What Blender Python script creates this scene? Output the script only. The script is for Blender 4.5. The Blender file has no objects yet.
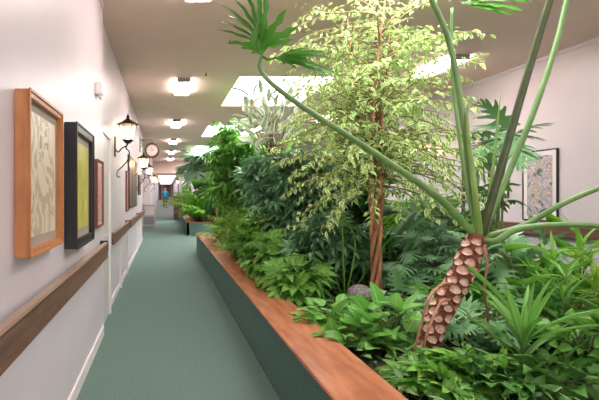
import bpy, math, random
import numpy as np
from mathutils import Vector
rnd = random.Random(7)
rng = np.random.default_rng(7)
col = bpy.context.scene.collection
PI = math.pi
F = 450.0      # focal length in pixels of the 599 px frame
EYE = 1.6

def P(u, v, Y):
    """point at depth Y that shows at pixel u,v"""
    return np.array([(u-164.0)*Y/F, Y, EYE-(v-195.0)*Y/F])

def lin(r, g, b):
    f = lambda c: (c/255/12.92) if c/255 <= .04045 else ((c/255+.055)/1.055)**2.4
    return (f(r), f(g), f(b), 1)

# ------------------------------------------------------------------ materials
def mat_new(name):
    m = bpy.data.materials.new(name); m.use_nodes = True
    nt = m.node_tree; b = nt.nodes['Principled BSDF']
    return m, nt, b

def mat(name, c, rough=.5, metal=0, noise=0, nscale=8, bump=0, bscale=60, c2=None, stretch=None, spec=.5):
    m, nt, b = mat_new(name)
    b.inputs['Base Color'].default_value = lin(*c)
    b.inputs['Roughness'].default_value = rough
    b.inputs['Metallic'].default_value = metal
    b.inputs['Specular IOR Level'].default_value = spec
    N, L = nt.nodes, nt.links
    tc = N.new('ShaderNodeTexCoord'); src = tc.outputs['Object']
    if stretch:
        mp = N.new('ShaderNodeMapping'); mp.inputs['Scale'].default_value = stretch
        L.new(src, mp.inputs['Vector']); src = mp.outputs['Vector']
    if noise or c2:
        n = N.new('ShaderNodeTexNoise'); n.inputs['Scale'].default_value = nscale; n.inputs['Detail'].default_value = 5
        L.new(src, n.inputs['Vector'])
        r = N.new('ShaderNodeValToRGB')
        r.color_ramp.elements[0].position = .35; r.color_ramp.elements[1].position = .68
        if c2 is None:
            c2 = tuple(max(0, x*(1-noise)) for x in c)
        r.color_ramp.elements[0].color = lin(*c2); r.color_ramp.elements[1].color = lin(*c)
        L.new(n.outputs['Fac'], r.inputs['Fac']); L.new(r.outputs['Color'], b.inputs['Base Color'])
    if bump:
        n2 = N.new('ShaderNodeTexNoise'); n2.inputs['Scale'].default_value = bscale
        L.new(src, n2.inputs['Vector'])
        bp = N.new('ShaderNodeBump'); bp.inputs['Strength'].default_value = bump; bp.inputs['Distance'].default_value = .01
        L.new(n2.outputs['Fac'], bp.inputs['Height']); L.new(bp.outputs['Normal'], b.inputs['Normal'])
    return m

def emit(name, c, s):
    m, nt, b = mat_new(name)
    b.inputs['Base Color'].default_value = lin(*c)
    b.inputs['Emission Color'].default_value = lin(*c); b.inputs['Emission Strength'].default_value = s
    return m

def leafmat(name, c1, c2, edge=None, rough=.42, trans=.3, rib=None, ew=.26, third=None):
    """each leaf its own hue between c1 and c2; cream margin (edge) or pale midrib (rib) from the leaf's own coordinates"""
    m, nt, b = mat_new(name); N, L = nt.nodes, nt.links
    b.inputs['Roughness'].default_value = rough
    b.inputs['Specular IOR Level'].default_value = .4
    g = N.new('ShaderNodeNewGeometry')
    r = N.new('ShaderNodeValToRGB')
    r.color_ramp.elements[0].color = lin(*c1); r.color_ramp.elements[1].color = lin(*c2)
    if third:
        e = r.color_ramp.elements.new(.9); e.color = lin(*c2)
        r.color_ramp.elements[2].color = lin(*third)
    L.new(g.outputs['Random Per Island'], r.inputs['Fac']); c = r.outputs['Color']
    uv = N.new('ShaderNodeUVMap'); uv.uv_map = 'UVMap'
    sp = N.new('ShaderNodeSeparateXYZ'); L.new(uv.outputs['UV'], sp.inputs['Vector'])
    s = N.new('ShaderNodeMath'); s.operation = 'SUBTRACT'; L.new(sp.outputs['X'], s.inputs[0]); s.inputs[1].default_value = .5
    a = N.new('ShaderNodeMath'); a.operation = 'ABSOLUTE'; L.new(s.outputs[0], a.inputs[0])
    def over(fac, colr):
        nonlocal c
        mx = N.new('ShaderNodeMix'); mx.data_type = 'RGBA'
        L.new(fac, mx.inputs['Factor']); L.new(c, mx.inputs['A']); mx.inputs['B'].default_value = lin(*colr)
        c = mx.outputs['Result']
    if edge:
        n = N.new('ShaderNodeTexNoise'); n.inputs['Scale'].default_value = 25
        tc = N.new('ShaderNodeTexCoord'); L.new(tc.outputs['Object'], n.inputs['Vector'])
        ad = N.new('ShaderNodeMath'); ad.operation = 'MULTIPLY_ADD'; L.new(n.outputs['Fac'], ad.inputs[0]); ad.inputs[1].default_value = .5
        L.new(a.outputs[0], ad.inputs[2])
        t = N.new('ShaderNodeMath'); t.operation = 'GREATER_THAN'; L.new(ad.outputs[0], t.inputs[0]); t.inputs[1].default_value = ew+.25
        over(t.outputs[0], edge)
    if rib:
        t = N.new('ShaderNodeMath'); t.operation = 'LESS_THAN'; L.new(a.outputs[0], t.inputs[0]); t.inputs[1].default_value = .035
        over(t.outputs[0], rib)
    L.new(c, b.inputs['Base Color'])
    out = N['Material Output']
    tr = N.new('ShaderNodeBsdfTranslucent'); L.new(c, tr.inputs['Color'])
    ms = N.new('ShaderNodeMixShader'); ms.inputs[0].default_value = trans
    L.new(b.outputs[0], ms.inputs[1]); L.new(tr.outputs[0], ms.inputs[2]); L.new(ms.outputs[0], out.inputs['Surface'])
    return m

def ribbed(name, c, c2, scale, axis):
    m, nt, b = mat_new(name); N, L = nt.nodes, nt.links
    tc = N.new('ShaderNodeTexCoord'); w = N.new('ShaderNodeTexWave'); w.bands_direction = axis
    w.inputs['Scale'].default_value = scale; w.inputs['Distortion'].default_value = .3
    n = N.new('ShaderNodeTexNoise'); n.inputs['Scale'].default_value = 90
    L.new(tc.outputs['Object'], w.inputs['Vector']); L.new(tc.outputs['Object'], n.inputs['Vector'])
    ad = N.new('ShaderNodeMath'); ad.operation = 'MULTIPLY'; L.new(w.outputs['Fac'], ad.inputs[0]); L.new(n.outputs['Fac'], ad.inputs[1])
    r = N.new('ShaderNodeValToRGB'); r.color_ramp.elements[0].color = lin(*c2); r.color_ramp.elements[1].color = lin(*c); r.color_ramp.elements[1].position = .6
    L.new(ad.outputs[0], r.inputs['Fac']); L.new(r.outputs['Color'], b.inputs['Base Color'])
    b.inputs['Roughness'].default_value = .95; b.inputs['Specular IOR Level'].default_value = .1
    bp = N.new('ShaderNodeBump'); bp.inputs['Strength'].default_value = .4; bp.inputs['Distance'].default_value = .01
    L.new(ad.outputs[0], bp.inputs['Height']); L.new(bp.outputs['Normal'], b.inputs['Normal'])
    return m

def glassmat(name, tint=(250, 245, 235), fac=.75):
    m, nt, b = mat_new(name); N, L = nt.nodes, nt.links
    t = N.new('ShaderNodeBsdfTransparent'); ms = N.new('ShaderNodeMixShader'); ms.inputs[0].default_value = fac
    b.inputs['Base Color'].default_value = lin(*tint); b.inputs['Roughness'].default_value = .15
    L.new(b.outputs[0], ms.inputs[1]); L.new(t.outputs[0], ms.inputs[2]); L.new(ms.outputs[0], N['Material Output'].inputs['Surface'])
    return m

def artmat(name, bg, cols, scale=4, seed=0., dist=2, rough=.35, axis=None):
    m, nt, b = mat_new(name); N, L = nt.nodes, nt.links
    tc = N.new('ShaderNodeTexCoord'); mp = N.new('ShaderNodeMapping'); mp.inputs['Location'].default_value = (seed, seed*2, seed*3)
    if axis: mp.inputs['Scale'].default_value = axis
    n = N.new('ShaderNodeTexNoise'); n.inputs['Scale'].default_value = scale; n.inputs['Distortion'].default_value = dist; n.inputs['Detail'].default_value = 3
    L.new(tc.outputs['Object'], mp.inputs['Vector']); L.new(mp.outputs['Vector'], n.inputs['Vector'])
    r = N.new('ShaderNodeValToRGB'); r.color_ramp.interpolation = 'CONSTANT'
    els = [bg]+list(cols); k = len(els)
    r.color_ramp.elements[0].color = lin(*els[0])
    r.color_ramp.elements[1].position = .35+.35/k; r.color_ramp.elements[1].color = lin(*els[1])
    for i in range(2, k):
        e = r.color_ramp.elements.new(.35+.35*i/k); e.color = lin(*els[i])
    L.new(n.outputs['Fac'], r.inputs['Fac']); L.new(r.outputs['Color'], b.inputs['Base Color'])
    b.inputs['Roughness'].default_value = rough
    return m

M = {}
M['wall'] = mat('wall_paint', (214, 205, 211), .38, noise=.02, nscale=2, spec=.45)
M['ceil'] = mat('ceiling_paint', (238, 213, 201), .8, noise=.03, nscale=1.5)
M['white'] = mat('white_gloss_trim', (236, 228, 226), .35)
M['carpet'] = mat('carpet', (116, 138, 130), .95, c2=(98, 121, 113), nscale=60, bump=.4, bscale=220, spec=.1)
M['ramp'] = mat('grey_carpet', (136, 140, 138), .95, noise=.08, nscale=40, bump=.2, spec=.1)
M['side'] = ribbed('ribbed_dark_green_carpet', (122, 152, 142), (72, 98, 90), 18, 'Z')
M['cap'] = mat('terracotta_wood_cap', (194, 124, 90), .27, c2=(162, 98, 70), nscale=5, bump=.05, bscale=40, stretch=(3, .6, 1))
M['capedge'] = mat('cap_edge', (214, 150, 120), .35)
M['soil'] = mat('soil', (58, 46, 36), .95, noise=.5, nscale=30, bump=1, bscale=40)
M['rail'] = mat('brown_rail_wood', (128, 96, 78), .4, c2=(98, 68, 54), nscale=6, stretch=(8, .8, 8))
M['railtop'] = mat('paler_rail_top', (160, 132, 112), .35)  # top strip in a paler brown than the rail
M['bronze'] = mat('dark_bronze', (58, 44, 36), .45, metal=.4)
M['glass'] = glassmat('lantern_glass', fac=.55)
M['bulb'] = emit('lamp_glow', (255, 214, 160), 60)
M['shade'] = emit('far_lamp_shade', (255, 226, 190), 5)
M['tube'] = emit('fixture_diffuser', (255, 240, 236), 20)
M['sky'] = emit('skylight_panel', (255, 255, 255), 5)
M['panel'] = emit('ceiling_light_panel', (255, 250, 248), 2.2)
M['fixmetal'] = mat('fixture_metal', (150, 140, 134), .5)
M['oak'] = mat('orange_wood_frame', (206, 142, 92), .4, c2=(184, 118, 72), nscale=6, stretch=(4, 4, .7))
M['blackwood'] = mat('black_frame', (34, 32, 36), .4)
M['matboard'] = mat('grey_mat_board', (164, 150, 138), .7)
M['cream'] = mat('cream_mat', (220, 212, 200), .6)
M['darkart'] = mat('dark_brown_frame', (72, 50, 44), .5)
M['redframe'] = mat('red_brown_frame', (130, 70, 62), .5)
M['art1'] = artmat('tan_cream_artwork', (222, 208, 186), [(222, 208, 186), (188, 170, 146), (222, 208, 186), (160, 144, 124)], 3.6, 2.3, 1.4)
M['art2'] = artmat('olive_yellow_artwork', (186, 178, 78), [(172, 166, 66), (200, 194, 100), (186, 178, 78), (214, 212, 130)], 4, 5.1, .8, axis=(3, 3, .8))
M['art3'] = artmat('pastel_floral_artwork', (88, 104, 96), [(150, 160, 150), (176, 160, 178), (214, 196, 204), (150, 138, 160), (206, 196, 150), (168, 130, 140)], 6, 1.1, 1.6)
M['art4'] = artmat('striped_brown_artwork', (96, 74, 68), [(120, 96, 88), (84, 62, 58), (140, 116, 108)], 9, .5, 0, axis=(1, 3, .05))
M['art5'] = artmat('rose_artwork', (196, 140, 130), [(214, 180, 170), (150, 90, 84), (224, 200, 190)], 9, .9)
M['door'] = mat('brown_wood_door', (190, 128, 96), .45, c2=(170, 108, 78), nscale=3, stretch=(5, 5, .6))
M['doorwhite'] = mat('grey_white_door', (206, 200, 200), .4)
M['clockface'] = mat('clock_face', (226, 214, 206), .5)
M['clockrim'] = mat('clock_rim', (84, 56, 46), .4)
M['cab'] = mat('pale_cabinet', (206, 198, 200), .5)
M['slot'] = mat('cabinet_louvre', (160, 150, 156), .6)
M['brownbox'] = mat('dark_brown_cabinet', (92, 64, 56), .5)
M['exit'] = emit('exit_green', (40, 190, 110), 1.5)
M['exitwhite'] = emit('exit_white', (240, 255, 246), 1.5)
M['stone'] = mat('speckled_stone', (196, 184, 188), .6, c2=(120, 104, 108), nscale=60, bump=.5, bscale=60)
M['bark'] = mat('ficus_bark', (196, 140, 104), .8, c2=(142, 94, 68), nscale=14, bump=.8, bscale=50, stretch=(1, 1, .25))
M['twig'] = mat('fig_twig', (150, 132, 92), .8, noise=.2, nscale=20)
M['trunk'] = mat('fibrous_trunk', (146, 88, 68), .85, c2=(104, 58, 44), nscale=40, bump=1, bscale=80)
M['scar'] = mat('leaf_scar', (240, 214, 196), .7, c2=(196, 146, 124), nscale=35)
M['root'] = mat('aerial_root', (188, 134, 112), .7, noise=.2, nscale=30)
M['petiole'] = mat('green_petiole', (122, 156, 92), .35, c2=(96, 132, 76), nscale=10, stretch=(1, 1, .4))
M['petshade'] = mat('shaded_petiole', (80, 92, 52), .35, c2=(62, 74, 44), nscale=10)  # darker stalk green, its shade is put into the colour
M['spear'] = mat('pale_spear', (142, 172, 92), .4, c2=(118, 152, 78), nscale=8)
M['stem'] = mat('green_stem', (104, 128, 62), .5, noise=.2, nscale=20)
M['wood'] = mat('thin_brown_stem', (134, 98, 70), .7, noise=.3, nscale=20)
M['blue'] = mat('blue_jacket', (52, 140, 178), .8, noise=.15)
M['navy'] = mat('dark_trousers', (44, 46, 60), .85)
M['skin'] = mat('skin', (206, 160, 136), .6)
M['hair'] = mat('grey_hair', (150, 140, 134), .8)
M['metal'] = mat('walker_metal', (120, 120, 128), .35, metal=.7)
M['rubber'] = mat('black_rubber', (30, 30, 32), .7)
# leaves
L_ = {}
L_['ficus'] = leafmat('variegated_ficus_leaf', (116, 172, 62), (160, 200, 92), edge=(234, 240, 188), ew=.3, trans=.4, third=(96, 160, 60))
L_['hero'] = leafmat('tree_philodendron_leaf', (62, 124, 32), (78, 142, 40), rough=.35, trans=.2)
L_['rubberv'] = leafmat('variegated_rubber_leaf', (150, 182, 134), (196, 216, 178), edge=(238, 242, 226), ew=.24, trans=.5, third=(206, 150, 80))
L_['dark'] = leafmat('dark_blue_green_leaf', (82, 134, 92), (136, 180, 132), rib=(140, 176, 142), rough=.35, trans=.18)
L_['mid'] = leafmat('mid_green_leaf', (80, 142, 48), (134, 188, 84), rib=(140, 184, 110), rough=.38)
L_['bright'] = leafmat('bright_green_leaf', (92, 160, 48), (146, 200, 78), rough=.4, trans=.35)
L_['yellow'] = leafmat('yellow_green_leaf', (130, 176, 58), (176, 208, 92), rough=.45, trans=.4)
L_['pale'] = leafmat('pale_silver_green_leaf', (140, 176, 140), (186, 212, 184), rough=.4, trans=.3)
L_['split'] = leafmat('split_leaf', (98, 150, 96), (138, 182, 130), rough=.35, trans=.2)
L_['broad'] = leafmat('broad_low_leaf', (92, 164, 66), (146, 202, 104), rib=(170, 206, 140), rough=.35, trans=.28)
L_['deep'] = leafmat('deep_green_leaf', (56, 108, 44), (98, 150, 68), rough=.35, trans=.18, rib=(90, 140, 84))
L_['spider'] = leafmat('strap_leaf', (104, 164, 72), (140, 194, 96), rib=(170, 206, 120), rough=.35, trans=.3)
L_['litter'] = leafmat('undergrowth_leaf', (50, 96, 46), (104, 146, 72), rough=.5, trans=.15, third=(150, 124, 76))

# ------------------------------------------------------------------ mesh builder
class MB:
    def __init__(s): s.V = []; s.n = 0; s.Lp = []; s.Sz = []; s.Mi = []; s.UV = []; s.Sm = []
    def add(s, V, Fc, m=0, uv=None, smooth=False):
        V = np.asarray(V, float)
        if isinstance(Fc, np.ndarray):
            lp = Fc.reshape(-1)+s.n; sz = np.full(len(Fc), Fc.shape[1])
        else:
            lp = np.array([i for f in Fc for i in f])+s.n; sz = np.array([len(f) for f in Fc])
        s.V.append(V); s.Lp.append(lp); s.Sz.append(sz); s.Mi.append(np.full(len(sz), m)); s.Sm.append(np.full(len(sz), smooth))
        s.UV.append(np.zeros((len(V), 2)) if uv is None else np.asarray(uv, float)); s.n += len(V)
        return s
    def box(s, x0, x1, y0, y1, z0, z1, m=0):
        V = [(x, y, z) for x in (x0, x1) for y in (y0, y1) for z in (z0, z1)]
        return s.add(V, [(0, 1, 3, 2), (4, 6, 7, 5), (0, 4, 5, 1), (2, 3, 7, 6), (0, 2, 6, 4), (1, 5, 7, 3)], m)
    def bbox(s, x0, x1, y0, y1, z0, z1, b=.005, m=0):
        """box with chamfered edges"""
        import bmesh
        bm = bmesh.new(); bmesh.ops.create_cube(bm, size=1)
        for v in bm.verts:
            v.co = Vector(((x0+x1)/2+v.co.x*(x1-x0), (y0+y1)/2+v.co.y*(y1-y0), (z0+z1)/2+v.co.z*(z1-z0)))
        bmesh.ops.bevel(bm, geom=list(bm.edges), offset=b, segments=2, affect='EDGES')
        bm.verts.index_update()
        V = [tuple(v.co) for v in bm.verts]; Fc = [[v.index for v in f.verts] for f in bm.faces]; bm.free()
        return s.add(V, Fc, m)
    def tube(s, pts, rad, n=8, m=0, smooth=True, sub=0):
        p = np.asarray(pts, float); k = len(p)
        r = np.full(k, float(rad)) if np.isscalar(rad) else np.asarray(rad, float)
        if sub and k > 2: p, r = catmull(p, r, sub); k = len(p)
        T = np.gradient(p, axis=0); T /= np.linalg.norm(T, axis=1)[:, None]+1e-12
        ref = np.array([0, 0, 1.]) if abs(T[0][2]) < .9 else np.array([1., 0, 0])
        A = np.cross(T[0], ref); A /= np.linalg.norm(A)
        rings = []
        for i in range(k):
            A = A-T[i]*A.dot(T[i]); A /= np.linalg.norm(A)+1e-12; B = np.cross(T[i], A)
            an = np.arange(n)*2*PI/n
            rings.append(p[i]+r[i]*(np.cos(an)[:, None]*A+np.sin(an)[:, None]*B))
        V = np.vstack(rings)
        Fc = [(i*n+j, i*n+(j+1) % n, (i+1)*n+(j+1) % n, (i+1)*n+j) for i in range(k-1) for j in range(n)]
        Fc += [tuple(range(n))[::-1], tuple((k-1)*n+j for j in range(n))]
        uv = np.full((len(V), 2), .3)
        return s.add(V, Fc, m, uv, smooth)
    def lathe(s, c, prof, n=16, m=0, smooth=True):
        V = []; k = len(prof)
        for r, z in prof:
            for j in range(n):
                a = 2*PI*j/n+PI/n; V.append((c[0]+r*math.cos(a), c[1]+r*math.sin(a), c[2]+z))
        Fc = [(i*n+j, i*n+(j+1) % n, (i+1)*n+(j+1) % n, (i+1)*n+j) for i in range(k-1) for j in range(n)]
        Fc += [tuple(range(n))[::-1], tuple((k-1)*n+j for j in range(n))]
        return s.add(V, Fc, m, None, smooth)
    def build(s, name, mats, parent=None):
        V = np.vstack(s.V); lp = np.concatenate(s.Lp); sz = np.concatenate(s.Sz)
        me = bpy.data.meshes.new(name)
        me.vertices.add(len(V)); me.loops.add(len(lp)); me.polygons.add(len(sz))
        st = np.concatenate([[0], np.cumsum(sz)[:-1]])
        # keep mesh coordinates relative to the object's base
        me.vertices.foreach_set('co', V.astype('f').ravel())
        me.loops.foreach_set('vertex_index', lp.astype('i'))
        me.polygons.foreach_set('loop_start', st.astype('i'))
        me.polygons.foreach_set('material_index', np.concatenate(s.Mi).astype('i'))
        me.polygons.foreach_set('use_smooth', np.concatenate(s.Sm))
        uv = me.uv_layers.new(name='UVMap'); U = np.vstack(s.UV)[lp]
        uv.data.foreach_set('uv', U.astype('f').ravel())
        me.update(calc_edges=True); me.validate()
        for m in (mats if isinstance(mats, (list, tuple)) else [mats]): me.materials.append(m)
        o = bpy.data.objects.new(name, me); col.objects.link(o)
        if parent is not None:
            o.parent = parent
            o.location = -Vector(parent.get('base', (0, 0, 0))) if parent.type == 'EMPTY' else (0, 0, 0)
        return o

def catmull(p, r, sub):
    P0 = np.vstack([2*p[0]-p[1], p, 2*p[-1]-p[-2]]); R0 = np.concatenate([[r[0]], r, [r[-1]]])
    op, orr = [], []
    for i in range(1, len(P0)-2):
        for t in np.arange(sub)/sub:
            a, b, c, d = P0[i-1:i+3]
            op.append(.5*((2*b)+(-a+c)*t+(2*a-5*b+4*c-d)*t*t+(-a+3*b-3*c+d)*t**3))
            orr.append(R0[i]*(1-t)+R0[i+1]*t)
    op.append(p[-1]); orr.append(r[-1])
    return np.array(op), np.array(orr)

def tag(o, label=None, cat=None, group=None, kind=None):
    if label: o['label'] = label
    if cat: o['category'] = cat
    if group: o['group'] = group
    if kind: o['kind'] = kind
    return o

def thing(name, label, cat, base=(0, 0, 0), group=None):
    o = bpy.data.objects.new(name, None); o.empty_display_size = .1
    o.location = base; o['base'] = [float(x) for x in base]; col.objects.link(o)
    return tag(o, label, cat, group)

def struct(name, mb, m, parent=None):
    o = mb.build(name, m, parent)
    if parent is None: o['kind'] = 'structure'
    return o

# ------------------------------------------------------------------ leaf templates (length along +Y, face up +Z)
def ovate(W=.45, rows=6, droop=.25, fold=.12, kind='ovate', wave=0., L=1.):
    V, uv, Fc = [], [], []
    for i in range(rows+1):
        t = i/rows
        if kind == 'ovate': w = (math.sin(PI*min(1, t**.75)))**.75
        elif kind == 'heart': w = (1-t)**.6*(.55+.45*math.sin(PI*(t**.5)))*1.25 if t > 0 else .55
        elif kind == 'strap': w = min(1, .45+t*4)*(1-t**4)**.7
        else: w = math.sin(PI*t)
        w = max(w, .03)*W/2*L; y = t*L; z = -droop*t*t*L
        zz = z+fold*w*2; wv = wave*math.sin(t*PI*4)*w
        V += [(-w, y, zz+wv), (0, y*math.sqrt(max(.2, 1-droop*droop*t)), z), (w, y, zz-wv)]
        uv += [(0, t), (.5, t), (1, t)]
    for i in range(rows):
        a = 3*i; Fc += [(a, a+1, a+4, a+3), (a+1, a+2, a+5, a+4)]
    return np.array(V), np.array(Fc), np.array(uv)

def merge(parts):
    V, Fc, uv, n = [], [], [], 0
    for a, b, c in parts: V.append(a); Fc.append(b+n); uv.append(c); n += len(a)
    return np.vstack(V), np.vstack(Fc), np.vstack(uv)

def rotz(V, a):
    c, s = math.cos(a), math.sin(a); return V @ np.array([[c, s, 0], [-s, c, 0], [0, 0, 1]])

def palmate(n=8, W=.3, droop=.45, spread=360, rows=4, taper=.3, rise=0., kind='ovate', stalk=.08, seed=0):
    out = []; r = random.Random(seed)
    for i in range(n):
        a = math.radians(-spread/2+spread*(i+.5)/n+r.uniform(-4, 4))
        Lf = 1-taper*abs(a)/PI
        V, Fc, uv = ovate(W, rows, droop*r.uniform(.7, 1.3), .15, kind, L=Lf)
        V = V+np.array([0, stalk, rise*0])
        V[:, 2] += rise*V[:, 1]
        out.append((rotz(V, a), Fc, uv))
    return merge(out)

def lobed(n=6, width=.55, sinus=.32, droop=.3, back=115, tipa=18, lw=.6, seed=0, sub=False):
    """deeply cut philodendron blade: midrib quads plus one lobe per side and step"""
    r = random.Random(seed); V, Fc, uv = [], [], []
    def v(x, y, u, t): V.append((x, y, -droop*(x*x*1.6+y*y)+.10*abs(x))); uv.append((u, t)); return len(V)-1
    b = [(.0+.93*i/n) for i in range(n+1)]
    for sd in (-1, 1):
        ang = [math.radians(back+(tipa-back)*(i/n)**.8) for i in range(n+1)]
        ln = [width*(.62+.55*math.sin(PI*min(1, (i+.9)/(n+.8)))) for i in range(n+1)]
        ln[-1] = width*.3
        mi = [v(0, y, .5, y) for y in b]
        si = []
        for i in range(n+1):
            l = ln[i]*sinus; si.append(v(sd*l*math.sin(ang[i]), b[i]+l*math.cos(ang[i]), .5+sd*.2, b[i]))
        for i in range(n):
            am = (ang[i]+ang[i+1])/2+r.uniform(-.06, .06); lm = (ln[i]+ln[i+1])/2*r.uniform(.9, 1.12); bm = (b[i]+b[i+1])/2
            dx, dy = sd*math.sin(am), math.cos(am); px, py = -dy*sd, dx*sd   # along / across
            h = .5*lw/n*1.05
            q = []
            for f, hh in ((.6, h), (.85, h*.8), (1., h*.15)):
                cx, cy = dx*lm*f, bm+dy*lm*f
                q.append((v(cx-px*hh*-1*-1, cy-py*hh, .5+sd*.35*f, bm), v(cx+px*hh, cy+py*hh, .5+sd*.45*f, bm)))
            Fc += [(mi[i], mi[i+1], si[i+1], si[i])]
            # order the lobe points so that q[0][1] sits next to si[i+1]
            d = (np.array(V[q[0][1]])-np.array(V[si[i+1]])); e = (np.array(V[q[0][0]])-np.array(V[si[i+1]]))
            if d.dot(d) > e.dot(e): q = [(c2, c1) for c1, c2 in q]
            Fc += [(si[i], si[i+1], q[0][1], q[0][0]), (q[0][0], q[0][1], q[1][1], q[1][0]), (q[1][0], q[1][1], q[2][1], q[2][0])]
        # terminal lobe half
        t0 = v(0, 1.2, .5, 1); t1 = v(sd*.02, 1.19, .6, 1); Fc += [(mi[n], t0, t1, si[n])]
    return np.array(V), np.array(Fc), np.array(uv)

def norm(a): return a/(np.linalg.norm(a, axis=-1, keepdims=True)+1e-12)

def place(mb, tmpls, Pn, D, U, S, m=0, smooth=True):
    Pn, D, U, S = map(np.asarray, (Pn, D, U, S))
    y = norm(D); x = norm(np.cross(y, U)); z = np.cross(x, y)
    R = np.stack([x, y, z], axis=1)            # rows: images of the axes
    idx = rng.integers(0, len(tmpls), len(Pn))
    for k, (V, Fc, uv) in enumerate(tmpls):
        s = np.where(idx == k)[0]
        if len(s) == 0: continue
        W = np.einsum('vi,nij->nvj', V, R[s])*S[s][:, None, None]+Pn[s][:, None, :]
        n = len(V)
        FF = (Fc[None]+np.arange(len(s))[:, None, None]*n).reshape(-1, Fc.shape[1])
        mb.add(W.reshape(-1, 3), FF, m, np.tile(uv, (len(s), 1)), smooth)

T = {}
T['ficus'] = [ovate(.5, 3, .35, .15), ovate(.42, 3, .1, .2), ovate(.55, 3, .6, .1)]
T['broad'] = [ovate(.7, 6, .3, .15, 'heart', .1), ovate(.62, 6, .5, .2, 'heart', .1), ovate(.6, 6, .2, .2, 'ovate', .1)]
T['ell'] = [ovate(.42, 5, .3, .15), ovate(.38, 5, .55, .15), ovate(.45, 5, .1, .2)]
T['schef'] = [palmate(8, .34, .45, 360, 3, 0, 0, seed=1), palmate(7, .36, .7, 360, 3, 0, 0, seed=2), palmate(9, .3, .3, 360, 3, 0, 0, seed=3)]
T['aral'] = [palmate(7, .42, .3, 250, 4, .3, 0, stalk=0, seed=4), palmate(7, .4, .5, 230, 4, .35, 0, stalk=0, seed=5), palmate(5, .5, .35, 200, 4, .35, 0, stalk=0, seed=6)]
T['fan'] = [palmate(18, .13, .25, 260, 5, .2, 0, 'strap', 0, 7), palmate(20, .12, .5, 300, 5, .2, 0, 'strap', 0, 8)]
T['strap'] = [ovate(.09, 8, .5, .2, 'strap'), ovate(.08, 8, .9, .2, 'strap'), ovate(.1, 8, .25, .25, 'strap')]
T['blade'] = [ovate(.12, 8, .35, .3, 'ovate'), ovate(.12, 8, .7, .25, 'ovate'), ovate(.11, 8, .12, .3, 'ovate')]
T['leaflet'] = [ovate(.12, 4, .35, .1, 'strap')]
T['split'] = [lobed(6, .5, .3, .3, seed=1), lobed(7, .52, .28, .45, seed=2), lobed(6, .48, .35, .2, seed=3)]
T['heroleaf'] = [lobed(8, .62, .26, .25, lw=.62, seed=4)]

SOIL = .45
def ax_tubes(mb, base, c, leaves, k, r0, m=0, n=5):
    """k leaning stems from base towards the crown"""
    tops = []
    for i in range(k):
        q = leaves[rng.integers(0, len(leaves))]
        b = base+np.array([rng.normal()*.04, rng.normal()*.04, 0])
        mid = (b*.5+q*.5)+np.array([0, 0, .12*abs(q[2]-b[2])])-(q-c)*.25*np.array([1, 1, 0])
        mb.tube([b, mid, q], [r0, r0*.75, r0*.35], n, m, sub=5); tops.append((b, mid, q))
    return tops

def bush(name, label, cat, c, rad, n, tk, lk, size, base=None, z0=SOIL, stems=5, r0=.012, out=1., up=.1, droopy=0., shell=.5, petiole=True, stemmat='stem', group=None, flat=1., pet=140):
    c = np.array(c, float); rad = np.array(rad, float)
    base = np.array([c[0], c[1], z0]) if base is None else np.array([base[0], base[1], z0])
    d = norm(rng.normal(size=(n, 3))); r = shell+(1-shell)*rng.random(n); r = np.where(rng.random(n) < .75, r, rng.random(n))
    pos = c+d*rad*r[:, None]; pos[:, 2] = np.maximum(pos[:, 2], z0+.04+rng.random(n)*.06)
    if z0 == SOIL: pos[:, 0] = np.clip(pos[:, 0], 1.0 if pos[:, 2].min() > .7 else 1.12, 4.5)
    D = d*out+rng.normal(size=(n, 3))*.45; D[:, 2] = D[:, 2]*.5+up-droopy*rng.random(n)
    U = np.tile([0, 0, 1.], (n, 1))*flat+d*.5+rng.normal(size=(n, 3))*.25
    t = thing(name, label, cat, tuple(base), group)
    mb = MB(); S = rng.uniform(size[0], size[1], n)
    place(mb, T[tk], pos, D, U, S)
    mb.build('foliage', L_[lk], t)
    sb = MB()
    tops = ax_tubes(sb, base, c, pos, stems, r0)
    if petiole:
        for i in range(min(n, pet)):
            b, md, q = tops[i % len(tops)]
            a = .25+.7*rng.random(); s = (b*(1-a)**2+2*md*a*(1-a)+q*a*a)
            e = pos[i]; mm = (s+e)/2+np.array([0, 0, .04])
            if np.linalg.norm(s-e) < 1.0: sb.tube([s, mm, e], [.005, .004, .003], 3, 0)
    sb.build('stem', M[stemmat], t)
    return t

def rosette(name, label, cat, base, heads, n, L, lk, tk='strap', z0=SOIL, elev=(15, 80), r0=.015, stemmat='stem', group=None):
    """strap leaves radiating from one or more heads, each on its stem"""
    t = thing(name, label, cat, (base[0], base[1], z0), group)
    b = np.array([base[0], base[1], z0]); mb, sb = MB(), MB()
    for h in heads:
        h = np.array(h, float)
        az = np.arange(n)*2.399+rng.random()*6; el = np.radians(rng.uniform(elev[0], elev[1], n))
        D = np.stack([np.cos(az)*np.cos(el), np.sin(az)*np.cos(el), np.sin(el)], 1)
        U = np.tile([0, 0, 1.], (n, 1))-D*.3
        p = h+np.stack([np.zeros(n), np.zeros(n), rng.uniform(-.12, .03, n)*min(1, L*2)], 1)
        place(mb, T[tk], p, D, U, L*rng.uniform(.7, 1.1, n))
        sb.tube([b+rng.normal(size=3)*[.02, .02, 0], (b+h)/2+rng.normal(size=3)*.02, h], [r0*1.1, r0*.9, r0*.8], 7, 0, sub=4)
    mb.build('foliage', L_[lk], t); sb.build('stem', M[stemmat], t); return t

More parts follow.
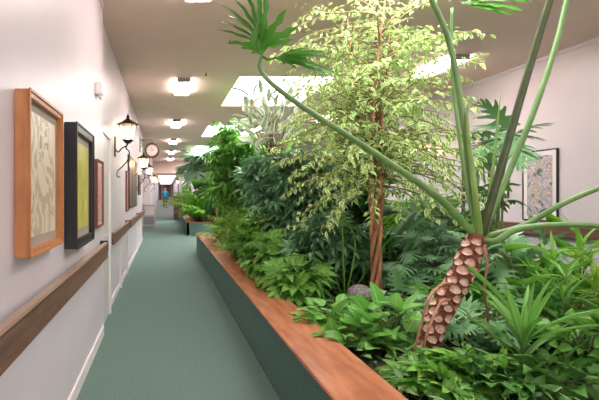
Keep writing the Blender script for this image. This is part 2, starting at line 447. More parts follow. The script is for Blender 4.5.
def palm(name, label, cat, base, nf, Lf, lk, z0=SOIL, h=0., elev=(35, 80), leaflet=.22, nl=26, droop=.9, stemmat='stem', group=None, trunk=.03):
    t = thing(name, label, cat, (base[0], base[1], z0), group)
    b = np.array([base[0], base[1], z0]); top = b+np.array([0, 0, h]); mb, sb = MB(), MB()
    if h > .1: sb.tube([b, (b+top)/2+[.02, 0, 0], top], [trunk, trunk*.9, trunk*.8], 8, 0, sub=4)
    for i in range(nf):
        az = i*2.399+rng.random()*.5; el = math.radians(rng.uniform(*elev)); L = Lf*rng.uniform(.75, 1.1)
        k = 9; pts = []; p = top+rng.normal(size=3)*[.03, .03, .02]; 
        for j in range(k):
            pts.append(p.copy()); e = el-droop*(j/(k-1))**1.4*1.3
            p = p+L/(k-1)*np.array([math.cos(az)*math.cos(e), math.sin(az)*math.cos(e), math.sin(e)])
        pts = np.array(pts); sb.tube(pts, np.linspace(.009, .002, k), 4, 0)
        tt = np.linspace(.22, .99, nl)*(k-1); i0 = np.minimum(tt.astype(int), k-2); f = (tt-i0)[:, None]
        pp = pts[i0]*(1-f)+pts[i0+1]*f; tan = norm(pts[i0+1]-pts[i0])
        side = norm(np.cross(tan, [0, 0, 1.])); upv = np.cross(side, tan)
        s = leaflet*(np.sin(PI*np.linspace(.22, 1.0, nl))**.5*.8+.25)
        for sg in (-1, 1):
            D = sg*side+tan*.75+rng.normal(size=(nl, 3))*.12-np.array([0, 0, .15])
            place(mb, T['leaflet'], pp, D, upv+rng.normal(size=(nl, 3))*.15, s*rng.uniform(.85, 1.1, nl))
    mb.build('frond', L_[lk], t); sb.build('stem', M[stemmat], t); return t

# ================================================================== SETTING
CZ = EYE+2.168           # ceiling
WL, WL2, WR = -.70, -.77, 5.97
HY = 29.0                # header at the end of the tall hall
Y0 = -3.0
f = MB(); f.box(-1.3, 6.3, Y0, 33, -.1, 0); struct('floor', f, M['carpet'])
f = MB()                 # the corridor floor climbs gently beyond the hall
ys = [33, 47, 61]; zs = [0, .93, .93]
V = []; 
for y, z in zip(ys, zs): V += [(-1.2, y, z), (1.6, y, z), (-1.2, y, z-.1), (1.6, y, z-.1)]
f.add(V, [(0, 1, 5, 4), (4, 5, 9, 8), (2, 6, 7, 3), (6, 10, 11, 7), (0, 2, 3, 1), (8, 9, 11, 10), (0, 4, 6, 2), (4, 8, 10, 6), (1, 3, 7, 5), (5, 7, 11, 9)])
struct('floor_ramp', f, M['ramp'])
# ceiling with real skylight openings
SK = [(2.25, 4.75), (8.26, 10.95), (14.1, 16.75), (19.95, 22.6), (25.6, 28.2)]
SX0, SX1 = 1.39, 3.18
c = MB(); y = Y0
c.box(-1.3, SX0, Y0, HY+.2, CZ, CZ+.1); c.box(SX1, 6.3, Y0, HY+.2, CZ, CZ+.1)
for a, b in SK+[(HY+.2, None)]:
    c.box(SX0, SX1, y, a, CZ, CZ+.1); y = b if b else a
struct('ceiling', c, M['ceil'])
for a, b in SK:
    w = MB(); h = .22
    w.box(SX0-.04, SX0, a-.04, b+.04, CZ+.1, CZ+h); w.box(SX1, SX1+.04, a-.04, b+.04, CZ+.1, CZ+h)
    w.box(SX0, SX1, a-.04, a, CZ+.1, CZ+h); w.box(SX0, SX1, b, b+.04, CZ+.1, CZ+h)
    i = SK.index((a, b))+2
    o = struct('window_%d' % i, w, M['white']); g = MB(); g.box(SX0-.04, SX1+.04, a-.04, b+.04, CZ+h, CZ+h+.03); g.build('skylight_pane', M['sky'], o)
# left wall in three planes
w = MB(); w.box(WL-.3, WL, Y0, 5.15, 0, CZ); struct('wall_left', w, M['wall'])
w = MB()
w.box(WL2-.23, WL2, 5.15, 16, 0, CZ); struct('wall_left', w, M['wall'])
w = MB(); w.box(-1.3, -1.1, 16, 23.4, 0, CZ); w.box(WL2-.23-.0, WL2+.05, 23.4, HY+.2, 0, CZ)
w.box(-1.3, WL2-.23, 15.8, 16, 0, CZ); w.box(-1.3, WL2-.23, 23.4, 23.6, 0, CZ)
w.box(-.95, -.72, HY+.2, 60.2, 0, 3.4)
struct('wall_left', w, M['wall'])
w = MB(); w.box(WR, WR+.2, Y0, HY+.2, 0, CZ); struct('wall_right', w, M['wall'])
w = MB(); w.box(-.72, 1.2, HY, HY+.2, 3.0, CZ); struct('wall_header', w, M['ceil'])
w = MB(); w.box(1.2, WR, HY, HY+.2, 0, CZ); w.box(1.2, 1.4, HY+.2, 60.2, 0, 3.4)
w.box(-.72, 1.2, 60, 60.2, .9, 3.4); struct('wall_far', w, M['wall'])
w = MB(); w.box(-.95, 1.4, HY+.2, 60.2, 3.0, 3.1); struct('ceiling_corridor', w, M['ceil'])
b = MB(); b.box(WL, WL+.015, Y0, 5.15, 0, .11); b.box(WL2, WL2+.015, 5.15, 16, 0, .1); b.box(-1.1, -1.085, 16, 23.4, 0, .1); b.box(WL2+.05, WL2+.065, 23.4, 33, 0, .1)
struct('baseboard_left', b, M['white'])
b = MB(); b.box(WR-.015, WR, Y0, HY, 0, .11); struct('baseboard_right', b, M['white'])
b = MB(); b.box(WR-.02, WR, Y0, HY, CZ-.05, CZ); b.box(WL, WL+.015, Y0, 5.15, CZ-.05, CZ); struct('trim_1', b, M['wall'])
# white posts of the left wall
b = MB()
for y in (7.75, 9.15, 12.6, 14.6): b.box(WL2, WL2+.035, y, y+.14, .0, .88)
struct('trim_2', b, M['white'])
def door(name, x, y0, y1, h, m, cm, face=1, cw=.09, knob=True, z=0):
    d = MB(); s = face
    a, bb = sorted((x, x+s*.03)); d.box(a, bb, y0+cw, y1-cw, z+.01, z+h-cw)
    # two recessed-looking raised panels
    a, bb = sorted((x+s*.03, x+s*.04))
    for z0, z1 in ((.2, h*.45), (h*.52, h-cw-.15)): d.box(a, bb, y0+cw+.12, y1-cw-.12, z+z0, z+z1)
    o = struct(name, d, m)
    q = MB(); a, bb = sorted((x, x+s*.055))
    q.box(a, bb, y0, y0+cw, z, z+h); q.box(a, bb, y1-cw, y1, z, z+h); q.box(a, bb, y0, y1, z+h-cw, z+h)
    q.build('door_casing', cm, o)
    if knob:
        k = MB(); k.tube([(x+s*.03, y0+cw+.06, z+1), (x+s*.08, y0+cw+.06, z+1)], .02, 8); k.build('door_handle', M['bronze'], o)
    return o
door('door_1', WL2, 5.2, 6.12, 2.44, M['doorwhite'], M['white'])
door('door_2', WR, 8.15, 8.95, 2.5, M['doorwhite'], M['darkart'], -1, .07)
def fdoor(name, x0, x1, y, h, z):
    d = MB(); d.box(x0, x1, y-.04, y, z, z+h); d.box(x0+.12, x1-.12, y-.05, y-.04, z+.2, z+.9); d.box(x0+.12, x1-.12, y-.05, y-.04, z+1.1, z+h-.15)
    o = struct(name, d, M['door']); q = MB()
    q.box(x0-.08, x0, y-.06, y, z, z+h+.08); q.box(x1, x1+.08, y-.06, y, z, z+h+.08); q.box(x0, x1, y-.06, y, z+h, z+h+.08); q.build('door_casing', M['white'], o)
fdoor('door_3', .05, .9, 60, 2.05, .93); fdoor('door_4', -.62, -.36, 60, 1.9, .93)

# ================================================================== LAMPS AND FITTINGS
def fixture(x, y0, y1, label):
    t = thing('ceiling_light', label, 'ceiling light', (x, (y0+y1)/2, CZ), 'fluorescent ceiling fixtures')
    b = MB(); b.box(x-.11, x+.11, y0, y1, CZ-.012, CZ); b.build('mounting_plate', M['fixmetal'], t)
    for a, bb in ((y0, y0+.02), (y1-.02, y1)):
        b = MB(); b.bbox(x-.13, x+.13, a, bb, CZ-.075, CZ-.0, .004); b.build('end_cap', M['fixmetal'], t)
    b = MB(); b.bbox(x-.15, x+.15, y0+.02, y1-.02, CZ-.07, CZ-.012, .015); b.build('diffuser', M['tube'], t)
for y, l in ((3.75, 'nearest white ceiling light, cut by the top edge above the corridor'), (8.35, 'second white ceiling light over the corridor, large with grey end cap'),
             (12.9, 'third small ceiling light along the corridor'), (17.4, 'fourth ceiling light over the corridor, far down the row'), (21.9, 'fifth tiny ceiling light over the corridor'), (26.3, 'last and tiniest ceiling light, just before the lowered ceiling')):
    fixture(.37, y, y+1.15, l)
fixture(4.6, 6.95, 8.1, 'ceiling light over the far side aisle, seen between green petioles')
fixture(4.6, 2.4, 3.55, 'unseen ceiling light over the right aisle, above the frame, there to light the plants')  # unseen fixture outside the view, serves to brighten the plants
fixture(4.6, 12, 13.15, 'ceiling light over the right aisle hidden mostly behind the variegated fig')

def lantern(y, label, wx, s=1, xo=.21, zc=2.57, light=True):
    """carriage lantern on a scrolled wall bracket; s=+1 on the left wall, -1 on the right"""
    t = thing('wall_lantern', label, 'wall lamp', (wx, y, zc-.1), 'carriage lanterns on the walls')
    cx = wx+s*xo
    b = MB(); b.bbox(min(wx, wx+s*.02), max(wx, wx+s*.02), y-.04, y+.04, zc-.38, zc-.06, .006); b.build('wall_plate', M['bronze'], t)
    b = MB()
    b.tube([(wx+s*.01, y, zc-.26), (wx+s*.06, y, zc-.30), (wx+s*.12, y, zc-.24), (cx-s*.02, y, zc-.20), (cx, y, zc-.16)], .011, 6, sub=5)
    b.tube([(cx, y, zc-.16), (cx-s*.03, y, zc-.24), (cx+s*.02, y, zc-.30), (cx, y, zc-.42), (cx-s*.08, y, zc-.52), (cx-s*.16, y, zc-.60), (cx-s*.17, y, zc-.68), (cx-s*.12, y, zc-.69)], [.014, .013, .012, .011, .010, .009, .009, .010], 6, sub=5)
    b.build('scroll_arm', M['bronze'], t)
    b = MB(); b.lathe((cx, y, zc), [(.17, .125), (.168, .135), (.10, .165), (.045, .205), (.022, .225), (.03, .245), (.018, .26), (.008, .285), (.002, .30)], 12); b.build('lantern_roof', M['bronze'], t)
    b = MB(); b.lathe((cx, y, zc), [(.03, -.17), (.06, -.15), (.085, -.125), (.09, -.11)], 12); b.build('lantern_base', M['bronze'], t)
    b = MB(); b.lathe((cx, y, zc), [(.095, -.11), (.128, .13)], 12, smooth=False); b.build('glass', M['glass'], t)
    b = MB()
    for k in range(6):
        a = k*PI/3; b.tube([(cx+.088*math.cos(a), y+.088*math.sin(a), zc-.11), (cx+.138*math.cos(a), y+.138*math.sin(a), zc+.13)], .005, 4)
    b.build('cage_bar', M['bronze'], t)
    b = MB(); b.lathe((cx, y, zc-.07), [(.01, -.04), (.03, -.02), (.045, .03), (.04, .09), (.012, .13)], 12); b.build('bulb', M['bulb'], t)
lantern(7.0, 'bronze carriage lantern with scrolled arm beside the white door', WL2)
lantern(11.4, 'second lantern along the left wall, below the round clock', WL2, xo=.26, zc=2.41)
lantern(15.4, 'third lantern along the left wall, small and glowing', WL2, xo=.26, zc=2.42)
lantern(24.0, 'fourth lantern down the left wall beyond the pale cabinet', WL2+.05, zc=2.46)
lantern(31.0, 'tiny farthest lantern on the left wall of the end corridor', -.72, zc=2.6)
lantern(9.9, 'carriage lantern on the right wall behind the variegated fig', WR, -1, xo=.17, zc=2.62)
lantern(33.0, 'tiny lantern on the right wall of the end corridor', 1.2, -1)

# clock on a bracket
cy = 14.2; cx0 = (152.1-164)*cy/F; cz0 = EYE+(195-150.4)*cy/F
t = thing('wall_clock', 'round dark rimmed clock hung out from the left wall on a bracket', 'clock', (WL2, cy, cz0))
def disc(mb, c, r, y0, y1, n=36, m=0, r2=None):
    V = []
    for yy, rr in ((y0, r), (y1, r if r2 is None else r2)):
        for j in range(n): V.append((c[0]+rr*math.cos(2*PI*j/n), yy, c[2]+rr*math.sin(2*PI*j/n)))
    mb.add(V, [tuple(range(n)), tuple(range(2*n-1, n-1, -1))]+[(j, j+n, (j+1) % n+n, (j+1) % n) for j in range(n)], m)
cc = (cx0, cy, cz0)
b = MB(); ring = [(cx0+.205*math.cos(a), cy, cz0+.205*math.sin(a)) for a in np.linspace(0, 2*PI, 41)]; b.tube(ring, .036, 8); b.build('clock_rim', M['clockrim'], t)
b = MB(); disc(b, cc, .19, cy-.02, cy+.02); b.build('clock_face', M['clockface'], t)
b = MB()
for k in range(12):
    a = k*PI/6; c_, s_ = math.cos(a), math.sin(a); b = MB(); b.tube([(cx0+.13*c_, cy-.024, cz0+.13*s_), (cx0+.16*c_, cy-.024, cz0+.16*s_)], .006, 4); b.build('hour_mark', M['clockrim'], t)
for a, l in ((100, .11), (20, .08)):
    b = MB(); a = math.radians(a); b.tube([(cx0, cy-.027, cz0), (cx0+l*math.cos(a), cy-.027, cz0+l*math.sin(a))], [.007, .004], 4); b.build('clock_hand', M['clockrim'], t)
b = MB(); b.tube([(WL2, cy, cz0+.33), (cx0-.1, cy, cz0+.33), (cx0, cy, cz0+.33), (cx0, cy, cz0+.23)], .014, 6)
b.tube([(WL2, cy, cz0+.10), (WL2+.09, cy, cz0+.16), (WL2+.05, cy, cz0+.26), (WL2+.16, cy, cz0+.33)], .010, 6, sub=5)
b.tube([(WL2+.01, cy, cz0+.42), (WL2+.01, cy, cz0-.05)], .016, 6); b.build('bracket', M['bronze'], t)

t = thing('wall_strobe', 'small white alarm box high on the left wall above the door', 'alarm', (WL, 4.62, 2.67))
b = MB(); b.bbox(WL, WL+.075, 4.55, 4.70, 2.62, 2.75, .012); b.build('housing', M['white'], t)
b = MB(); b.bbox(WL+.03, WL+.06, 4.58, 4.66, 2.585, 2.62, .006); b.build('lens', M['cream'], t)
for y, z, l in ((6.3, CZ, 'small dark sprinkler head on the ceiling left of the big raised leaf'), (8.0, CZ, 'tiny dark sprinkler head on the ceiling beyond the second ceiling light')):
    x = (230-164)*y/F if y < 7 else (206-164)*y/F
    t = thing('sprinkler_head', l, 'sprinkler', (x, y, CZ)); b = MB(); b.lathe((x, y, CZ-.05), [(.018, 0), (.02, .008), (.006, .012), (.01, .05)], 10); b.build('nozzle', M['clockrim'], t)
# lit panel and exit sign in the end corridor
t = thing('light_panel', 'long white glowing panel in the lowered ceiling of the end corridor', 'ceiling light', (.2, 40, 3))
b = MB(); b.box(-.42, .84, 31.5, 57, 2.985, 2.995); b.build('diffuser', M['panel'], t)
b = MB(); b.box(-.46, -.42, 31.46, 57.04, 2.97, 3); b.box(.84, .88, 31.46, 57.04, 2.97, 3); b.box(-.42, .84, 31.46, 31.5, 2.97, 3); b.box(-.42, .84, 57, 57.04, 2.97, 3); b.build('panel_frame', M['white'], t)
ey = 33.0; ex = (166.2-164)*ey/F
t = thing('exit_sign', 'small green lit EXIT sign hung in the end corridor', 'sign', (ex, ey, 2.97))
b = MB(); b.bbox(ex-.17, ex+.17, ey, ey+.05, 2.72, 2.91, .006); b.tube([(ex, ey+.02, 2.9), (ex, ey+.02, 3.0)], .012, 6); b.build('housing', M['exitwhite'], t)
cu = bpy.data.curves.new('lettering', 'FONT'); cu.body = 'EXIT'; cu.size = .17; cu.align_x = 'CENTER'; cu.align_y = 'CENTER'; cu.extrude = .004
tmp = bpy.data.objects.new('lettering', cu); col.objects.link(tmp); bpy.context.view_layer.update()
me = bpy.data.meshes.new_from_object(tmp.evaluated_get(bpy.context.evaluated_depsgraph_get())); bpy.data.objects.remove(tmp)
o = bpy.data.objects.new('lettering', me); col.objects.link(o); me.materials.clear(); me.materials.append(M['exit']); o.rotation_euler = (PI/2, 0, 0)
o.parent = t; o.location = (0, -.008, 2.815-2.97)

# ================================================================== PICTURES
def picture(name, label, wx, s, y0, y1, z0, z1, depth, fw, fm, mm, am, mw=.08, cat='picture', lip=True):
    t = thing(name, label, cat, (wx, (y0+y1)/2, z0))
    X = lambda d: wx+s*d
    def bx(mb, d0, d1, *a, b=None):
        p, q = sorted((X(d0), X(d1)))
        return mb.bbox(p, q, *a, b) if b else mb.box(p, q, *a)
    b = MB()
    bx(b, 0, depth, y0, y0+fw, z0, z1, b=.004); bx(b, 0, depth, y1-fw, y1, z0, z1, b=.004)
    bx(b, 0, depth, y0+fw, y1-fw, z0, z0+fw, b=.004); bx(b, 0, depth, y0+fw, y1-fw, z1-fw, z1, b=.004)
    if lip:
        e = fw+.012
        for a in ((y0-.004, y0+.008, z0, z1), (y1-.008, y1+.004, z0, z1), (y0, y1, z0-.004, z0+.008), (y0, y1, z1-.008, z1+.004)): bx(b, depth, depth+.008, *a)
    b.build('frame', fm, t)
    b = MB(); bx(b, .002, depth*.62, y0+fw, y1-fw, z0+fw, z1-fw); b.build('mat_board', mm, t)
    b = MB(); bx(b, depth*.62, depth*.62+.004, y0+fw+mw, y1-fw-mw, z0+fw+mw, z1-fw-mw); b.build('artwork', am, t)
    return t
def zz(v, y): return EYE+(195-v)*y/F
picture('framed_picture', 'orange wood framed tan and cream artwork, nearest on the left wall', WL, 1, 2.10, 2.78, 1.306, 2.098, .07, .035, M['oak'], M['matboard'], M['art1'], .05)
picture('framed_picture', 'thick black framed olive yellow artwork on the left wall', WL, 1, 3.15, 3.93, 1.22, 2.113, .085, .06, M['blackwood'], M['matboard'], M['art2'], .06)
t = picture('framed_picture', 'narrow red brown framed rose artwork just before the white door', WL, 1, 4.50, 4.95, 1.27, 1.96, .03, .02, M['redframe'], M['cream'], M['art5'], .03)
picture('framed_picture', 'small rose picture beside the dark striped three panel artwork', WL2, 1, 8.95, 9.35, 1.27, 2.08, .03, .02, M['redframe'], M['cream'], M['art5'], .03)
t = thing('triptych', 'tall dark brown three panel striped artwork on the left corridor wall', 'picture', (WL2, 10.9, 1.3))
for a in (9.5, 10.43, 11.36):
    b = MB(); b.bbox(WL2, WL2+.04, a, a+.88, 1.31, 2.46, .005); p = b.build('panel', M['darkart'], t)
    b = MB(); b.box(WL2+.04, WL2+.044, a+.05, a+.83, 1.36, 2.41); b.build('canvas', M['art4'], p)
picture('framed_picture', 'red toned small picture past the three panel artwork', WL2, 1, 13.3, 13.9, 1.6, 2.2, .04, .02, M['darkart'], M['cream'], artmat('red_artwork', (200, 70, 50), [(220, 120, 90), (190, 60, 44), (230, 180, 150)], 6, .2), .04)
picture('framed_picture', 'pale framed picture in the alcove above the pale cabinet', -1.1, 1, 17.5, 18.6, 1.3, 2.2, .04, .03, M['redframe'], M['cream'], M['art5'], .05)
picture('framed_picture', 'second picture in the alcove, farther toward the cabinet', -1.1, 1, 19.6, 20.8, 1.2, 2.3, .04, .03, M['darkart'], M['cream'], M['art3'], .08)
picture('framed_picture', 'thin dark framed pastel floral print with white mat on the right wall', WR, -1, 6.80, 7.46, 1.19, 2.31, .035, .016, M['blackwood'], M['white'], M['art3'], .075, lip=False)
picture('framed_picture', 'small dark framed print on the right wall between petioles', WR, -1, 7.78, 8.02, 1.55, 1.97, .03, .016, M['darkart'], M['cream'], M['art3'], .06, lip=False)
picture('framed_picture', 'small dark picture on the right wall of the end corridor', 1.2, -1, 36, 37.6, 1.7, 2.7, .04, .04, M['darkart'], M['cream'], M['art3'], .1)

# ================================================================== HANDRAILS
def handrail(label, x, s, y0, y1, z1=1.08, h=.17, br=1.2):
    t = thing('handrail', label, 'handrail', (x, y0, z1-h/2), 'brown wooden wall handrails')
    a, c_ = sorted((x+s*.045, x+s*.085)); b = MB(); b.bbox(a, c_, y0, y1, z1-h, z1-.012, .008); b.build('rail', M['rail'], t)
    a, c_ = sorted((x+s*.04, x+s*.092)); b = MB(); b.bbox(a, c_, y0, y1, z1-.014, z1+.006, .006); b.build('rail_top', M['railtop'], t)
    n = max(2, int((y1-y0)/br)+1)
    for k in range(n):
        y = y0+.06+(y1-y0-.12)*k/(n-1); a, c_ = sorted((x, x+s*.06))
        b = MB(); b.bbox(a, c_, y-.03, y+.03, z1-h+.03, z1-.03, .006); b.build('bracket', M['bronze'], t)
    a, c_ = sorted((x+s*.0, x+s*.09)); b = MB(); b.bbox(a, c_, y1, y1+.03, z1-h+.07, z1+.02, .008); b.build('end_bracket', M['bronze'], t)
handrail('long brown handrail on the left wall under the framed pictures', WL, 1, -.5, 4.92)
handrail('second brown handrail, past the white door', WL2, 1, 6.2, 8.9)
handrail('third brown handrail, under the three panel artwork', WL2, 1, 9.3, 12.4)
handrail('fourth brown handrail far down the left wall', WL2, 1, 12.8, 15.9)
handrail('brown handrail on the right wall below the floral print', WR, -1, 3.0, 8.05, 1.14)
handrail('brown handrail on the right wall beyond the dark framed door', WR, -1, 9.1, 20, 1.14)

# cabinets at the end
t = thing('low_cabinet', 'pale low cabinet with louvred front against the left wall, far down', 'cabinet', (-.75, 23, 0))
b = MB(); b.bbox(-1.08, -.44, 22.7, 23.3, 0, 1.10, .01); b.build('body', M['cab'], t)
b = MB(); b.bbox(-1.09, -.42, 22.66, 23.32, 1.10, 1.13, .008); b.build('top', M['white'], t)
b = MB(); b.box(-1.02, -.5, 22.69, 22.7, .12, .5); b.build('louvre_panel', M['slot'], t)
b = MB(); b.box(-1.02, -.5, 22.69, 22.7, .58, 1.04); b.build('door', M['white'], t)
t = thing('dark_cabinet', 'dark brown cabinet at the end of the far planter', 'cabinet', (.95, 28.6, 0))
b = MB(); b.bbox(.6, 1.6, 28.35, 28.95, 0, 1.5, .01); b.build('body', M['brownbox'], t)
b = MB(); b.bbox(.58, 1.62, 28.32, 28.97, 1.5, 1.54, .008); b.build('top', M['darkart'], t)
for x in (.65, 1.12):
    b = MB(); b.box(x, x+.43, 28.335, 28.35, .1, 1.42); b.build('door', M['darkart'], t)

# ================================================================== PLANTERS
def planter(label, y0, y1):
    x0, x1 = .905, 4.60; cw = .385
    t = thing('planter', label, 'planter', ((x0+x1)/2, y0, 0))
    b = MB(); b.box(x0, x0+.1, y0, y1, 0, .505); b.box(x1-.1, x1, y0, y1, 0, .505); b.box(x0, x1, y0, y0+.1, 0, .505); b.box(x0, x1, y1-.1, y1, 0, .505)
    b.build('planter_wall', M['side'], t)
    b = MB(); o = .018
    b.bbox(x0-o, x0+cw-.01, y0-o, y1+o, .505, .532, .006); b.bbox(x1-cw+.06, x1+o, y0-o, y1+o, .505, .532, .006)
    b.bbox(x0+cw-.01, x1-cw+.06, y0-o, y0+.25, .505, .532, .006); b.bbox(x0+cw-.01, x1-cw+.06, y1-.25, y1+o, .505, .532, .006)
    b.build('cap', M['cap'], t)
    b = MB(); b.box(x0+.1, x1-.1, y0+.1, y1-.1, 0, SOIL-.01); b.build('soil', M['soil'], t)
planter('long near planter with terracotta cap and ribbed dark green side', -2.0, 12.5)
planter('far planter with terracotta cap beyond the cross aisle', 17.8, 28.1)

# ================================================================== TREE PHILODENDRON
ZP = 3.2
tb = P(424, 358, ZP); base = tb.copy(); base[2] = SOIL
hero = thing('tree_philodendron', 'tree philodendron with scarred leaning trunk and long arching leaf stalks', 'plant', tuple(base))
path = np.array([base-[.04, 0, .05], tb, P(432, 330, ZP), P(447, 300, ZP), P(461, 275, ZP), P(471, 252, ZP), P(479, 236, ZP)])
rr = [.060, .066, .068, .070, .070, .067, .060]
pp, pr = catmull(path, np.array(rr), 8)
b = MB(); b.tube(pp, pr, 20, 0)
cum = np.concatenate([[0], np.cumsum(np.linalg.norm(np.diff(pp, axis=0), axis=1))]); tot = cum[-1]
s_ = .06; k = 0
while s_ < tot-.03:
    i = min(int(np.searchsorted(cum, s_)), len(pp)-1); tan = norm(pp[min(i+1, len(pp)-1)]-pp[i-1]); ctr = pp[i]
    A = norm(np.cross(tan, [0, 1., 0])); B = np.cross(tan, A)
    a = k*2.399; nrm = math.cos(a)*A+math.sin(a)*B; sd = np.cross(tan, nrm)
    n = 14; V = []
    wob = rng.uniform(.85, 1.1)
    for rrr, lift in ((1.25, -.004), (1.1, .010), (.96, .011), (.82, .004), (.35, .002)):
        for j in range(n):
            q = 2*PI*j/n; dx = .032*rrr*wob*math.cos(q)*(1+.1*math.sin(3*q+k)); dy = .028*rrr*wob*math.sin(q)*(1.15 if math.sin(q) > 0 else .9)
            rad = pr[i]; ang = dx/rad
            V.append(ctr+nrm*math.cos(ang)*(rad+lift)+sd*math.sin(ang)*(rad+lift)+tan*dy)
    ringq = lambda r_: [(r_*n+j, r_*n+(j+1) % n, (r_+1)*n+(j+1) % n, (r_+1)*n+j) for j in range(n)]
    # one vertex set: ridge in trunk colour, inner pad in scar colour
    V = np.array(V); b.add(V[:3*n], ringq(0)+ringq(1), 0, smooth=True)
    b.add(V[2*n:], [tuple((x) for x in f_) for f_ in (ringq(0)+ringq(1))]+[tuple(2*n+j for j in range(n))], 1, smooth=True)
    s_ += .0112; k += 1
b.build('trunk', [M['trunk'], M['scar']], hero)
CR = P(480, 240, ZP)
def petiole(pts, r, m, blade=None):
    q = MB(); pp_ = [P(*p) for p in pts]
    q.tube([CR+(pp_[0]-CR)*0]+pp_, [r[0]*1.15]+list(np.linspace(r[0], r[1], len(pp_))), 10, sub=6)
    return q.build('petiole', m, hero)
def lobes(root, tips, wid, nrm, side_bulge=.1, base_w=.5):
    """leaf blade as finger lobes that fuse at the root; every lobe has blunt side teeth"""
    b = MB(); nrm = norm(np.array(nrm, float))
    for ti in tips:
        r0 = np.array(ti[2]) if len(ti) > 2 else root; tip = np.array(ti[0]); w = wid*ti[1]
        d = tip-r0; L = np.linalg.norm(d); d = d/L; s = norm(np.cross(d, nrm)); n2 = np.cross(s, d)
        V, uv = [], []; K = 16
        for i in range(K+1):
            f = i/K
            ww = w*(base_w+(1-base_w)*math.sin(PI*min(1, f*.9)))*(1-f**5.)**.8*.62
            tl = 1+.32*math.sin(f*PI*5.2+1)*(f > .15); tr = 1+.32*math.sin(f*PI*5.2+2.6)*(f > .15)
            c_ = r0+d*L*f+n2*(-.16*L*f*f+.02)
            V += [c_-s*ww*tl+n2*.12*w, c_, c_+s*ww*tr+n2*.12*w]; uv += [(.0, f), (.5, f), (1., f)]
        Fc = []
        for i in range(K): a = 3*i; Fc += [(a, a+1, a+4, a+3), (a+1, a+2, a+5, a+4)]
        b.add(V, Fc, 0, uv, True)
    return b
pa = petiole([(466, 226, 3.2), (440, 199, 3.15), (400, 170, 3.1), (350, 137, 3.0), (300, 105, 2.92), (270, 82, 2.88), (260, 68, 2.86), (261, 57, 2.86)], (.026, .011), M['petiole'])
N0 = P(261, 56, 2.86); zl = 2.86
tl = [((287, 9), 1.1, .12), ((297, 27), 1.25, .1), ((294, 39), 1., .02), ((268, -8), 1., .1), ((258, -14), 1., .0), ((248, -12), .85, -.1), ((237, -8), .8, -.2), ((222, -4), .8, -.25), ((218, 14), .6, -.2), ((217, 25), .55, -.15), ((226, 41), .7, -.05), ((240, 48), .7, 0), ((250, 54), .6, 0), ((228, 6), .7, -.3)]
mid = P(261, 36, zl)
b = lobes(N0, [(P(t_[0][0], t_[0][1], zl-t_[2]*1.2), t_[1], P(260+(t_[0][0]-258)*.06, 50-(50-t_[0][1])*.18, zl)) for t_ in tl], .035, (.25, -1, .1))
# fused central web
V = [N0]+[P(u_, v_, zl-.02) for u_, v_ in ((252, 50), (250, 42), (251, 34), (254, 28), (260, 24), (266, 26), (270, 34), (272, 41), (268, 48))]
b.add(V, [(0, i, i+1) for i in range(1, 9)], 0, [(.3, .3)]*10, True)
b.build('leaf_blade', L_['hero'], pa)
R2 = P(275, 58, zl+.0)
tl = [((306, 48), 1., 0), ((327, 50), .9, .03), ((334, 56), .9, .04), ((343, 73), .9, .04), ((331, 75), .8, .02), ((318, 72), .7, 0), ((298, 70), .8, 0), ((285, 66), .7, 0)]
b = lobes(R2, [(P(t_[0][0], t_[0][1], zl-t_[2]), t_[1], P(275+(t_[0][0]-275)*.22, 58+(60-58)*.4+(t_[0][1]-59)*.18, zl)) for t_ in tl], .026, (.1, -1, .45), base_w=.4)
V = [R2]+[P(u_, v_, zl-.01) for u_, v_ in ((283, 54), (294, 52), (304, 55), (308, 61), (303, 65), (293, 64), (283, 62))]
b.add(V, [(0, i, i+1) for i in range(1, 7)], 0, [(.3, .3)]*8, True)
b.tube([N0, P(268, 60, zl), R2, P(300, 59, zl-.012)], [.010, .009, .007, .004], 5)
b.build('leaf_blade', L_['hero'], pa)
# petioles that leave through the top and the right of the frame, each with its leaf
def hleaf(pet, at, D, U, s, name='leaf_blade'):
    q = MB(); place(q, T['heroleaf'], [at], [D], [U], [s]); return q.build(name, L_['hero'], pet)
p = petiole([(473, 200, 3.2), (463, 120, 3.15), (450, 45, 3.1), (432, 0, 3.05), (415, -40, 3.0)], (.021, .017), M['petiole']); hleaf(p, P(415, -40, 3.0), (-.6, -.2, .4), (0, -.3, 1), .6)
p = petiole([(470, 205, 3.3), (461, 150, 3.35), (455, 100, 3.4), (451, 50, 3.4), (452, 8, 3.4)], (.014, .011), M['petiole'])
zl = 3.4; R3 = P(452, 8, zl)
b = lobes(R3, [(P(u_, v_, zl+dd), w_, P(452+(u_-452)*.3, 7+(v_-7)*.3-1, zl)) for u_, v_, w_, dd in ((478, 5, .8, 0), (490, 4, .9, 0), (505, 12, 1., -.02), (517, 13, 1., -.02), (530, 7, 1., 0), (538, -4, 1., .05), (520, -14, 1.1, .1), (500, -22, 1.1, .1), (475, -20, 1., .1), (440, -2, .8, .1), (436, -14, .8, .1), (450, -22, .9, .1))], .040, (.1, -1, .6), base_w=.5)
b.build('leaf_blade', L_['hero'], p)
p = petiole([(490, 205, 3.15), (503, 160, 3.1), (520, 100, 3.05), (537, 42, 3.0), (550, 0, 2.95), (563, -45, 2.9)], (.027, .019), M['petshade']); hleaf(p, P(563, -45, 2.9), (.3, -.2, .5), (0, -.3, 1), .6)
p = petiole([(492, 212, 3.25), (512, 165, 3.25), (535, 108, 3.25), (555, 48, 3.25), (567, 0, 3.25), (578, -45, 3.2)], (.021, .015), M['petiole']); hleaf(p, P(578, -45, 3.2), (.6, .3, .4), (0, -.3, 1), .6)
p = petiole([(496, 234, 3.15), (525, 225, 3.1), (560, 205, 3.0), (599, 188, 2.9), (650, 170, 2.8)], (.022, .015), M['petiole']); hleaf(p, P(650, 170, 2.8), (.9, -.2, -.1), (0, -.2, 1), .6)
